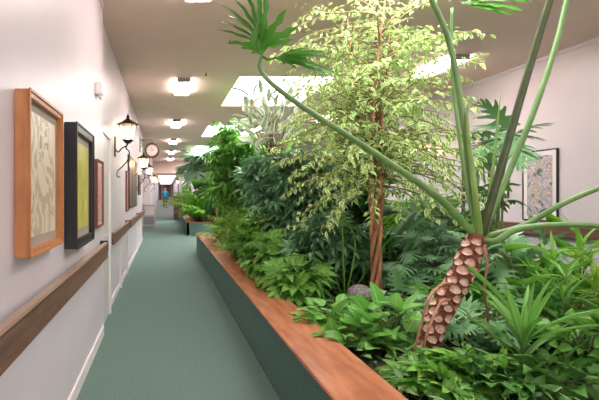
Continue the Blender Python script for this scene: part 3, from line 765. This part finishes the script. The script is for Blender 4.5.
p = petiole([(496, 241, 3.05), (515, 230, 3.0), (550, 225, 2.9), (599, 226, 2.8), (650, 236, 2.7)], (.023, .015), M['petiole']); hleaf(p, P(650, 236, 2.7), (.9, -.3, -.3), (0, -.2, 1), .6)
q = MB(); q.tube([CR, P(476, 200, 3.12), P(471, 160, 3.12), P(467, 120, 3.12), P(469, 96, 3.12)], [.027, .018, .016, .010, .002], 10, sub=6); q.build('spear_leaf', M['spear'], hero)
q = MB(); q.tube([CR, P(488, 205, 3.25), P(494, 160, 3.25), P(498, 120, 3.25), P(501, 92, 3.25)], [.025, .013, .010, .006, .002], 10, sub=6); q.build('spear_leaf', M['spear'], hero)
for pts in (((453, 283, 3.14), (441, 285, 3.08), (428, 300, 3.0), (421, 325, 3.0), (414, 352, 3.0)), ((450, 300, 3.14), (441, 302, 3.08), (430, 325, 2.98), (419, 362, 2.98)), ((484, 245, 3.12), (487, 262, 3.1), (484, 290, 3.15), (488, 318, 3.2), (484, 345, 3.3))):
    q = MB(); q.tube([P(*a) for a in pts], np.linspace(.011, .007, len(pts)), 7, sub=6); q.build('aerial_root', M['root'], hero)

# ================================================================== VARIEGATED FIG
fb = P(376, 300, 4.7); fb[2] = SOIL
fig = thing('variegated_fig', 'variegated weeping fig with braided brown trunks and airy cream green crown', 'tree', tuple(fb))
tops = []
for k in range(4):
    ph = k*PI/2; q = MB(); pts = []; rad = []
    for i in range(15):
        f_ = i/14; z = SOIL-.05+f_*1.25; a = ph+f_*6.5; rr_ = .030+.035*f_**2+.015*(1-f_)**3
        pts.append((fb[0]+rr_*math.cos(a), fb[1]+rr_*math.sin(a), z)); rad.append(.022-.003*f_+.010*(1-f_)**6)
    end = np.array(pts[-1]); dirs = [(-.25, .1), (.22, .15), (-.05, -.2), (.08, .1)][k]
    pts += [tuple(end+[dirs[0]*.4, dirs[1]*.4, .45]), tuple(end+[dirs[0]*.9, dirs[1]*.9, 1.0]), tuple(end+[dirs[0]*1.5+.08, dirs[1]*1.5, 1.85])]
    rad += [.022, .016, .007]
    q.tube(pts, rad, 9, sub=3); q.build('trunk', M['bark'], fig); tops.append(np.array(pts[14:]))
lf, br = MB(), MB(); PPs, DDs, UUs, SSs = [], [], [], []
for i in range(400):
    tp = tops[i % 4]; a = rng.random()*2.9+.05; j = min(int(a), 2); s0 = tp[j]*(1-a+j)+tp[j+1]*(a-j)
    az = rng.random()*2*PI; ht = (s0[2]-1.6)/2.0
    L = rng.uniform(.4, 1.15)*(1.0-.12*ht); el = rng.uniform(-.2, 1.0)
    d0 = np.array([math.cos(az)*math.cos(el), math.sin(az)*math.cos(el)*.8, math.sin(el)])
    kk = 7; pts = [s0.copy()]; p_ = s0.copy(); d = d0.copy()
    for q_ in range(kk-1):
        p_ = p_+d*L/(kk-1); d = norm(d+np.array([0, 0, -.17])); pts.append(p_.copy())
    pts = np.array(pts)
    pts[:, 2] = np.minimum(pts[:, 2], CZ-.08)
    if i % 2 == 0 or L > .8: br.tube(pts, np.linspace(.007 if L < .8 else .010, .002, kk), 4)
    nl = int(17*L/.7)
    tt = np.linspace(.25, 1, nl)*(kk-1.001); i0 = tt.astype(int); fr = (tt-i0)[:, None]; pt = pts[i0]*(1-fr)+pts[i0+1]*fr
    tn = norm(pts[i0+1]-pts[i0]); sd = norm(np.cross(tn, [0, 0, 1.]))*np.where(np.arange(nl) % 2, 1, -1)[:, None]
    PPs.append(pt+rng.normal(size=pt.shape)*.015); DDs.append(tn*.6+sd+rng.normal(size=pt.shape)*.4-[0, 0, .35]); UUs.append(np.tile([0, 0, 1.], (nl, 1))+rng.normal(size=pt.shape)*.5); SSs.append(rng.uniform(.045, .078, nl))
place(lf, T['ficus'], np.vstack(PPs), np.vstack(DDs), np.vstack(UUs), np.concatenate(SSs))
lf.build('foliage', L_['ficus'], fig); br.build('branch', M['twig'], fig)

# speckled stone in the planter
st = P(360, 294, 4.75)
t = MB(); t.lathe((st[0], st[1], SOIL-.02), [(.05, 0), (.11, .04), (.135, .10), (.12, .17), (.07, .21), (.01, .225)], 18)
o = t.build('garden_stone', M['stone']); tag(o, 'round pale speckled stone beside the braided fig trunk', 'stone')

# ================================================================== OTHER PLANTS, NEAR PLANTER
def at(u, v, Y): return P(u, v, Y)
exec_list = []
bush('variegated_rubber_plant', 'rubber plant with pale cream edged leaves against the skylight', 'plant', at(268, 122, 7.2), (.48, .35, .52), 95, 'ell', 'rubberv', (.18, .3), base=(1.9, 7.2), stems=5, up=.8, flat=.5, stemmat='wood', r0=.016)
bush('umbrella_tree', 'tall mid green umbrella tree left of the rubber plant', 'tree', at(238, 165, 9.2), (.62, .5, .95), 260, 'schef', 'mid', (.15, .22), base=(1.8, 9.2), stems=6, r0=.02, stemmat='wood')
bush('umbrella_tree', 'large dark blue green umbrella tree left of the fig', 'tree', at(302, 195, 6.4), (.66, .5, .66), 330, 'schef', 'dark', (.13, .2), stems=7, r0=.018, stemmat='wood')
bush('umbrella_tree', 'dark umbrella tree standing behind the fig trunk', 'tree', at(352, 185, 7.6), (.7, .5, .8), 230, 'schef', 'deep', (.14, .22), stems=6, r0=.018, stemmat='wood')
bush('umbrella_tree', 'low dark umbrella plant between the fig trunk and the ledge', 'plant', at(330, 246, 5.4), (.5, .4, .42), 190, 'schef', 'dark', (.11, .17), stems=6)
palm('bamboo_palm', 'yellow green feathery palm near the far end of the near planter', 'plant', (1.65, 9.3), 22, 1.15, 'yellow', elev=(35, 85), leaflet=.2, nl=22)
palm('bamboo_palm', 'bright feathery palm right behind the near planter ledge', 'plant', (1.55, 7.6), 20, .9, 'bright', elev=(30, 80), leaflet=.17, nl=22)
palm('bamboo_palm', 'tall bright palm crown rising beside the mid green umbrella tree', 'plant', (2.0, 10.5), 18, 1.0, 'bright', h=1.1, elev=(10, 75), leaflet=.26, nl=20)
bush('aralia_bush', 'bushy aralia with pointed palmate leaves along the ledge', 'plant', at(276, 258, 5.9), (.42, .55, .33), 130, 'aral', 'mid', (.14, .21), stems=6)
bush('aralia_bush', 'darker aralia bush spilling at the middle of the ledge', 'plant', at(295, 280, 5.0), (.34, .45, .22), 90, 'aral', 'mid', (.15, .22), stems=6)
bush('aralia_bush', 'small green aralia beside the ledge, left of the palm crowns', 'plant', at(248, 240, 7.6), (.4, .6, .3), 120, 'aral', 'mid', (.12, .18), stems=6)
bush('aralia_bush', 'leafy low shrub at the far corner of the near planter', 'plant', at(232, 228, 10.4), (.4, .9, .36), 150, 'aral', 'bright', (.12, .2), stems=6)
T['sword'] = [ovate(.10, 10, .2, .3, 'ovate'), ovate(.095, 10, .4, .3, 'ovate'), ovate(.09, 10, .08, .35, 'ovate')]
bush('broad_leaf_plant', 'broad leaved plant hanging over the terracotta ledge', 'plant', at(336, 322, 3.85), (.32, .34, .15), 60, 'broad', 'broad', (.13, .2), stems=5, up=.25)
bush('broad_leaf_plant', 'pale green broad leaved plant in front of the fig trunk', 'plant', at(392, 326, 3.5), (.3, .28, .16), 55, 'broad', 'broad', (.15, .22), stems=5, up=.3)
bush('broad_leaf_plant', 'deep green low plant right of the stone', 'plant', at(362, 342, 3.4), (.3, .24, .12), 60, 'broad', 'mid', (.11, .17), stems=5, up=.3)
bush('ivy_plant', 'dark lobed ivy at the near corner of the ledge', 'plant', at(432, 386, 2.6), (.22, .2, .08), 40, 'aral', 'mid', (.11, .17), stems=5, up=.3)
bush('ivy_plant', 'dark low ivy in front of the scarred trunk', 'plant', at(468, 375, 2.75), (.26, .2, .13), 42, 'aral', 'mid', (.11, .17), stems=5, up=.3)
bush('ivy_plant', 'dark ivy patch at the bottom centre right under the strap leaves', 'plant', at(500, 385, 2.6), (.26, .2, .13), 46, 'aral', 'deep', (.11, .17), stems=5, up=.3)
bush('ivy_plant', 'dark ivy patch in the bottom right corner', 'plant', at(565, 385, 2.55), (.28, .22, .14), 46, 'broad', 'deep', (.11, .17), stems=5, up=.3)
bush('broad_leaf_plant', 'low mid green leaves right of the strap leaved plant', 'plant', at(585, 345, 2.9), (.26, .25, .18), 70, 'broad', 'mid', (.11, .17), stems=5, up=.3)
bush('split_leaf_plant', 'blue green split leaved philodendron behind the trunk top', 'plant', at(510, 262, 4.3), (.45, .35, .3), 40, 'split', 'split', (.2, .3), stems=6, up=.1, r0=.012)
bush('split_leaf_plant', 'split leaved philodendron low at the right of the scarred trunk', 'plant', at(480, 320, 3.5), (.32, .25, .18), 34, 'split', 'split', (.16, .24), stems=6)
bush('split_leaf_plant', 'split leaved philodendron between the fig trunk and scarred trunk', 'plant', at(425, 262, 4.9), (.5, .4, .35), 60, 'split', 'dark', (.18, .28), stems=6)
bush('split_leaf_plant', 'small split leaved philodendron low behind the aerial roots', 'plant', at(418, 305, 4.0), (.3, .3, .2), 34, 'split', 'split', (.14, .2), stems=5)
# tall split leaf philodendron in front of the right wall
X5 = at(505, 160, 5.0)
bush('tall_philodendron', 'tall philodendron with hand shaped leaves in front of the right wall', 'plant', at(505, 138, 5.0), (.34, .3, .16), 12, 'split', 'split', (.28, .4), base=(3.6, 5.0), stems=4, r0=.014, up=-.1, pet=12, shell=.8)
bush('tall_philodendron', 'second philodendron of dark drooping leaves left of the floral print', 'plant', at(496, 200, 5.3), (.3, .25, .25), 14, 'aral', 'deep', (.16, .24), base=(3.8, 5.3), stems=4, r0=.012, up=-.2, pet=14)
palm_base = at(408, 250, 6.0)
bush('fan_palm', 'fan palm with narrow folded blades right of the fig trunk', 'plant', at(410, 225, 6.0), (.4, .35, .35), 16, 'fan', 'bright', (.35, .45), stems=6, up=.1, r0=.01, pet=16)
rosette('spider_plant', 'bright strap leaved rosette in the right foreground', 'plant', (at(523, 350, 2.85)[0], 2.85), [(at(523, 350, 2.85)[0], 2.85, .66)], 17, .52, 'spider', 'sword', elev=(38, 85))
rosette('dracaena', 'slender dracaena with yellow green canes right of the fig', 'plant', (at(424, 260, 5.2)[0], 5.2), [at(424, 205, 5.2), at(414, 222, 5.3), at(434, 238, 5.1)], 20, .36, 'pale', 'strap', elev=(5, 80), r0=.014)
rosette('dracaena', 'spiky dark dracaena on a thin cane at the planter end', 'plant', (at(217, 240, 12.1)[0], 12.1), [at(216, 190, 12.1)], 60, .62, 'deep', 'strap', elev=(-30, 85), r0=.03, stemmat='root')
for k, (u_, v_, y_, l_, n_, lb) in enumerate(((553, 252, 3.6, .27, 7, 'upright bright ginger shoot under the lower right petiole'), (582, 240, 3.8, .30, 7, 'tallest bright ginger shoot at the right edge'),
        (534, 272, 3.9, .26, 9, 'shorter ginger shoot left of the bright ones'), (598, 268, 3.4, .28, 9, 'ginger shoot low at the right edge of the picture'), (566, 275, 3.3, .26, 9, 'nearest ginger shoot, between the two tall bright ones'))):
    q = at(u_, v_, y_); rosette('ginger_plant', lb, 'plant', (q[0], q[1]), [q, q-[.06, .04, .14], q+[.05, .03, -.22], q+[-.02, .02, -.34]], n_, l_, ('bright', 'bright', 'mid', 'yellow', 'mid')[k], 'blade', elev=(10, 80), r0=.008)
bush('leafy_shrub', 'leafy green shrub near the right aisle behind the ginger shoots', 'plant', at(520, 268, 5.2), (.3, .4, .14), 70, 'aral', 'mid', (.13, .19), stems=6)
bush('leafy_shrub', 'glossy shrub low at the right picture edge against the wall', 'plant', at(596, 290, 4.7), (.3, .4, .1), 50, 'ell', 'split', (.13, .2), stems=6)
bush('leafy_shrub', 'light leafy shrub between the fan palm and the scarred trunk', 'plant', at(446, 250, 5.8), (.35, .35, .3), 90, 'ell', 'pale', (.1, .17), stems=6)
for k, (u_, v_, y_, rd, n_, tk, lk, sz, lb) in enumerate((
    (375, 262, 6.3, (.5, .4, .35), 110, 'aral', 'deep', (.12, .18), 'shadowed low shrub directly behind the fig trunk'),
    (395, 235, 7.6, (.6, .5, .42), 110, 'schef', 'mid', (.14, .2), 'rounded umbrella shrub behind the fan palm'),
    (455, 232, 6.6, (.55, .5, .3), 110, 'aral', 'mid', (.13, .2), 'leafy shrub beyond the trunk top near the right aisle'),
    (452, 300, 4.2, (.35, .3, .2), 90, 'aral', 'mid', (.09, .14), 'small leafy plant tucked behind the scarred trunk'),
    (540, 315, 3.5, (.4, .3, .2), 120, 'broad', 'deep', (.09, .14), 'dark leafy clump behind the strap leaved plant'),
    (560, 285, 4.2, (.45, .4, .14), 80, 'broad', 'mid', (.1, .15), 'leafy clump at the foot of the ginger shoots'),
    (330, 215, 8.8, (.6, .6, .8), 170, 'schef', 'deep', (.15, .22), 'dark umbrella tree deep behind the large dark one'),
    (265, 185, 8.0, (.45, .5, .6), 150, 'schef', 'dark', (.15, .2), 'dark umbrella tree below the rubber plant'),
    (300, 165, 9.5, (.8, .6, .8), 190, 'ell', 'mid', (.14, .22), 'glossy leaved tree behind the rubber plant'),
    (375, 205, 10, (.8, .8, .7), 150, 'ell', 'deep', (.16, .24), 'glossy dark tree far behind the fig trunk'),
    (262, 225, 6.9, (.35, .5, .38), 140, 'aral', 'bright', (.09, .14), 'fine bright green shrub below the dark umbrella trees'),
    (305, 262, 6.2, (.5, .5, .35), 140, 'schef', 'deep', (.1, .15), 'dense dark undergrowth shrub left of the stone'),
    )):
    bush('leafy_shrub', lb, 'plant', at(u_, v_, y_), rd, n_, tk, lk, sz, stems=6)
bush('variegated_shrub', 'small cream leaved shrub under the right wall lantern', 'plant', at(432, 205, 6.9), (.5, .4, .5), 420, 'ficus', 'ficus', (.07, .11), stems=8, r0=.008, pet=60)
# long thin arching grass stalks
t = thing('arching_grass', 'thin long arching green blades crossing before the dark umbrella trees', 'plant', tuple(at(345, 300, 5.0)*[1, 1, 0]+[0, 0, SOIL]))
b = MB()
for pts in (((345, 305), (343, 250), (342, 200), (340, 130)), ((345, 305), (330, 270), (300, 255), (262, 262)), ((345, 303), (355, 250), (350, 225), (340, 215)), ((345, 305), (380, 250), (400, 230), (405, 215)), ((345, 304), (318, 290), (280, 285), (262, 288))):
    b.tube([P(u_, v_, 4.9) for u_, v_ in pts], [.010, .009, .007, .002], 5, sub=6)
b.build('blade', L_['bright'], t)

# ================================================================== FAR PLANTER
palm('areca_palm', 'large feathery bright palm at the front of the far planter', 'plant', (1.75, 18.6), 26, 1.9, 'bright', elev=(30, 85), leaflet=.36, nl=28)
palm('areca_palm', 'yellow green palm behind the front palm of the far planter', 'plant', (1.6, 20.4), 24, 2.0, 'yellow', elev=(30, 85), leaflet=.36, nl=26)
palm('areca_palm', 'yellow green palm deep in the far planter, rising by the dark cabinet', 'plant', (2.7, 19.2), 22, 2.3, 'bright', elev=(40, 85), leaflet=.4, nl=26)
bush('silver_palm', 'pale silvery fan leaved palm high in the far planter', 'tree', at(202, 165, 21), (.8, .7, .75), 40, 'fan', 'pale', (.6, .85), base=(2.0, 21), stems=5, r0=.03, up=.2, pet=40)
bush('monstera_tree', 'tall dark large leaved tree at the front of the far planter', 'tree', at(232, 150, 19), (.95, .7, 1.15), 110, 'split', 'dark', (.34, .5), base=(3.0, 19), stems=6, r0=.03, up=0, pet=60)
bush('umbrella_tree', 'high umbrella tree behind the big leaved tree of the far planter', 'tree', at(252, 150, 20), (1.1, .8, 1.3), 180, 'schef', 'mid', (.35, .5), base=(3.8, 20), stems=6, r0=.03)
bush('banana_plant', 'broad glossy leaf plant leaning over the corridor in the far planter', 'plant', at(190, 178, 22.5), (.6, .6, .3), 5, 'ell', 'bright', (.6, .8), base=(1.5, 22.5), stems=4, r0=.03, up=0, pet=9)
bush('leafy_shrub', 'dark shrub low at the far planter end before the dark cabinet', 'plant', at(187, 203, 25.5), (.45, 1., .7), 150, 'ell', 'deep', (.2, .3), stems=6)
bush('leafy_shrub', 'dark low shrub along the ledge of the far planter', 'plant', at(196, 210, 21.5), (.4, 1., .5), 150, 'ell', 'mid', (.18, .26), stems=6)
bush('leafy_shrub', 'tall dark leafy tree filling the back of the far planter', 'tree', at(225, 175, 24), (1.3, 1., 1.5), 200, 'ell', 'deep', (.3, .45), base=(3.2, 24), stems=6, r0=.03)
bush('leafy_shrub', 'green shrub at the right front of the far planter', 'plant', (3.4, 18.6, 1.2), (.8, .5, .7), 200, 'aral', 'mid', (.2, .3), stems=6)

# undergrowth that nobody could count
b = MB(); n = 9000
px = rng.uniform(1.3, 4.35, n); py = rng.uniform(1.2, 12.2, n)
pz = SOIL+rng.random(n)*.10
place(b, T['ell'], np.stack([px, py, pz], 1), rng.normal(size=(n, 3))*[1, 1, .3]+[0, 0, .15], np.tile([0, 0, 1.], (n, 1))+rng.normal(size=(n, 3))*.35, rng.uniform(.05, .11, n))
o = b.build('undergrowth', L_['litter']); tag(o, 'dense low undergrowth and fallen leaves covering the near planter soil', 'undergrowth', kind='stuff')

# ================================================================== PERSON WITH WALKER
gy = 40.0; gz = (gy-33)/14*.93; gx = (165.3-164)*gy/F
def ps(x, y, z): return Vector((gx+x, gy+y, gz+z))
def skinned(name, joints, edges, mat_, parent, sub=2):
    me = bpy.data.meshes.new(name); me.from_pydata([j[0] for j in joints], edges, [])
    o = bpy.data.objects.new(name, me); col.objects.link(o); o.parent = parent; o.location = -Vector(parent['base'])
    sk = o.modifiers.new('skin', 'SKIN'); me.skin_vertices[0].use_root if False else None
    if not me.skin_vertices:
        bpy.context.view_layer.update()
    for i, j in enumerate(joints):
        r = j[1]; me.skin_vertices[0].data[i].radius = (r, r) if np.isscalar(r) else r
    me.skin_vertices[0].data[0].use_root = True
    s = o.modifiers.new('sub', 'SUBSURF'); s.levels = sub; s.render_levels = sub; sk.use_smooth_shade = True
    me.materials.append(mat_); return o
person = thing('person', 'person in a blue jacket and dark trousers walking away with a walker', 'person', (gx, gy, gz))
J = [(ps(0, 0, .95), (.15, .11)), (ps(0, .05, 1.2), (.16, .11)), (ps(0, .12, 1.42), (.17, .10)), (ps(0, .16, 1.50), .055), (ps(0, .19, 1.57), .06), (ps(0, .21, 1.66), (.078, .09)), (ps(0, .21, 1.72), .06),
     (ps(-.18, .12, 1.40), .06), (ps(-.26, .08, 1.15), .048), (ps(-.25, .30, .98), .036), (ps(-.25, .38, .96), .03),
     (ps(.18, .12, 1.40), .06), (ps(.26, .08, 1.15), .048), (ps(.25, .30, .98), .036), (ps(.25, .38, .96), .03),
     (ps(-.09, 0, .86), .09), (ps(-.10, .10, .48), .06), (ps(-.11, .06, .09), .042), (ps(-.12, .2, .04), .04),
     (ps(.09, 0, .86), .09), (ps(.10, -.02, .48), .06), (ps(.10, -.18, .12), .042), (ps(.10, -.06, .04), .04)]
E = [(0, 1), (1, 2), (2, 3), (3, 4), (4, 5), (5, 6), (2, 7), (7, 8), (8, 9), (9, 10), (2, 11), (11, 12), (12, 13), (13, 14), (0, 15), (15, 16), (16, 17), (17, 18), (0, 19), (19, 20), (20, 21), (21, 22)]
skinned('body', J, E, M['skin'], person)
K = [(ps(0, 0, .88), (.22, .19)), (ps(0, .02, 1.02), (.215, .18)), (ps(0, .05, 1.18), (.20, .16)), (ps(0, .11, 1.40), (.19, .125)), (ps(0, .14, 1.48), .08), (ps(-.19, .11, 1.39), .078), (ps(-.27, .08, 1.15), .065), (ps(-.255, .26, 1.01), .05), (ps(.19, .11, 1.39), .078), (ps(.27, .08, 1.15), .065), (ps(.255, .26, 1.01), .05)]
skinned('jacket', K, [(0, 1), (1, 2), (2, 3), (3, 4), (3, 5), (5, 6), (6, 7), (3, 8), (8, 9), (9, 10)], M['blue'], person)
K = [(ps(0, .01, 1.06), (.17, .13)), (ps(0, 0, .93), (.18, .145)), (ps(-.09, 0, .83), .11), (ps(-.10, .10, .48), .08), (ps(-.11, .06, .10), .062), (ps(.09, 0, .83), .11), (ps(.10, -.02, .48), .08), (ps(.10, -.17, .13), .062)]
skinned('trousers', K, [(0, 1), (1, 2), (2, 3), (3, 4), (1, 5), (5, 6), (6, 7)], M['navy'], person)
for sx, yy, zl_ in ((-.11, .10, 0), (.10, -.14, .02)):
    b = MB(); c_ = ps(sx, yy, 0)
    b.bbox(c_.x-.05, c_.x+.05, c_.y-.1, c_.y+.17, gz+.0+yy*.066, gz+.09+yy*.066, .03); b.build('shoe', M['rubber'], person)
b = MB(); h = ps(0, .20, 1.64); b.lathe((h.x, h.y-.01, h.z), [(.05, -.08), (.085, -.03), (.098, .03), (.09, .08), (.05, .118), (.01, .13)], 14); b.build('hair', M['hair'], person)
wk = thing('walker', 'grey metal walking frame pushed by the person in blue', 'walker', (gx, gy+.45, gz+.03))
for s in (-1, 1):
    b = MB(); b.tube([ps(s*.28, .18, .05), ps(s*.27, .34, .85), ps(s*.27, .40, .93), ps(s*.27, .30, .95)], .014, 6, sub=4); b.build('rear_leg', M['metal'], wk)
    b = MB(); b.tube([ps(s*.28, .72, .09), ps(s*.26, .52, .85)], .014, 6); b.build('front_leg', M['metal'], wk)
    b = MB(); c_ = ps(s*.28, .72, .10); disc_pts = [(c_.x, c_.y+.05*math.cos(a), c_.z+.05*math.sin(a)) for a in np.linspace(0, 2*PI, 17)]; b.tube(disc_pts, .016, 6); b.build('wheel', M['rubber'], wk)
    b = MB(); b.tube([ps(s*.27, .28, .95), ps(s*.27, .44, .95)], .02, 8); b.build('grip', M['rubber'], wk)
b = MB(); b.tube([ps(-.27, .50, .8), ps(.27, .50, .8)], .012, 6); b.tube([ps(-.275, .6, .45), ps(.275, .6, .45)], .012, 6); b.build('crossbar', M['metal'], wk)

# ================================================================== LIGHT, WORLD, CAMERA
def area(name, loc, sx, sy, e, colr=(1, 1, 1)):
    l = bpy.data.lights.new(name, 'AREA'); l.shape = 'RECTANGLE'; l.size = sx; l.size_y = sy; l.energy = e; l.color = colr
    o = bpy.data.objects.new(name, l); col.objects.link(o); o.location = loc; return o
for i, (a, b_) in enumerate(SK): area('skylight_daylight', ((SX0+SX1)/2, (a+b_)/2, CZ+.2), SX1-SX0-.05, b_-a-.05, 40 if i == 0 else 110)
def point(loc, e, r=.05):
    l = bpy.data.lights.new('lantern_light', 'POINT'); l.energy = e; l.color = (1, .8, .58); l.shadow_soft_size = r
    o = bpy.data.objects.new('lantern_light', l); col.objects.link(o); o.location = loc
wd = bpy.data.worlds.new('World'); bpy.context.scene.world = wd; wd.use_nodes = True
bg = wd.node_tree.nodes['Background']; bg.inputs[0].default_value = (1, .94, .93, 1); bg.inputs[1].default_value = 2.1
cam = bpy.data.cameras.new('Camera'); co = bpy.data.objects.new('Camera', cam); col.objects.link(co)
co.location = (0, 0, EYE); co.rotation_euler = (PI/2, 0, 0)
cam.sensor_width = 36; cam.lens = 36*F/599
cam.shift_x = (299.5-164)/599; cam.shift_y = (195-200)/599*1.0
cam.clip_start = .05; cam.clip_end = 200
sc = bpy.context.scene; sc.camera = co
vs = sc.view_settings; vs.view_transform = 'Standard'; vs.look = 'None'; vs.gamma = 1; vs.exposure = 0.4; vs.use_curve_mapping = False
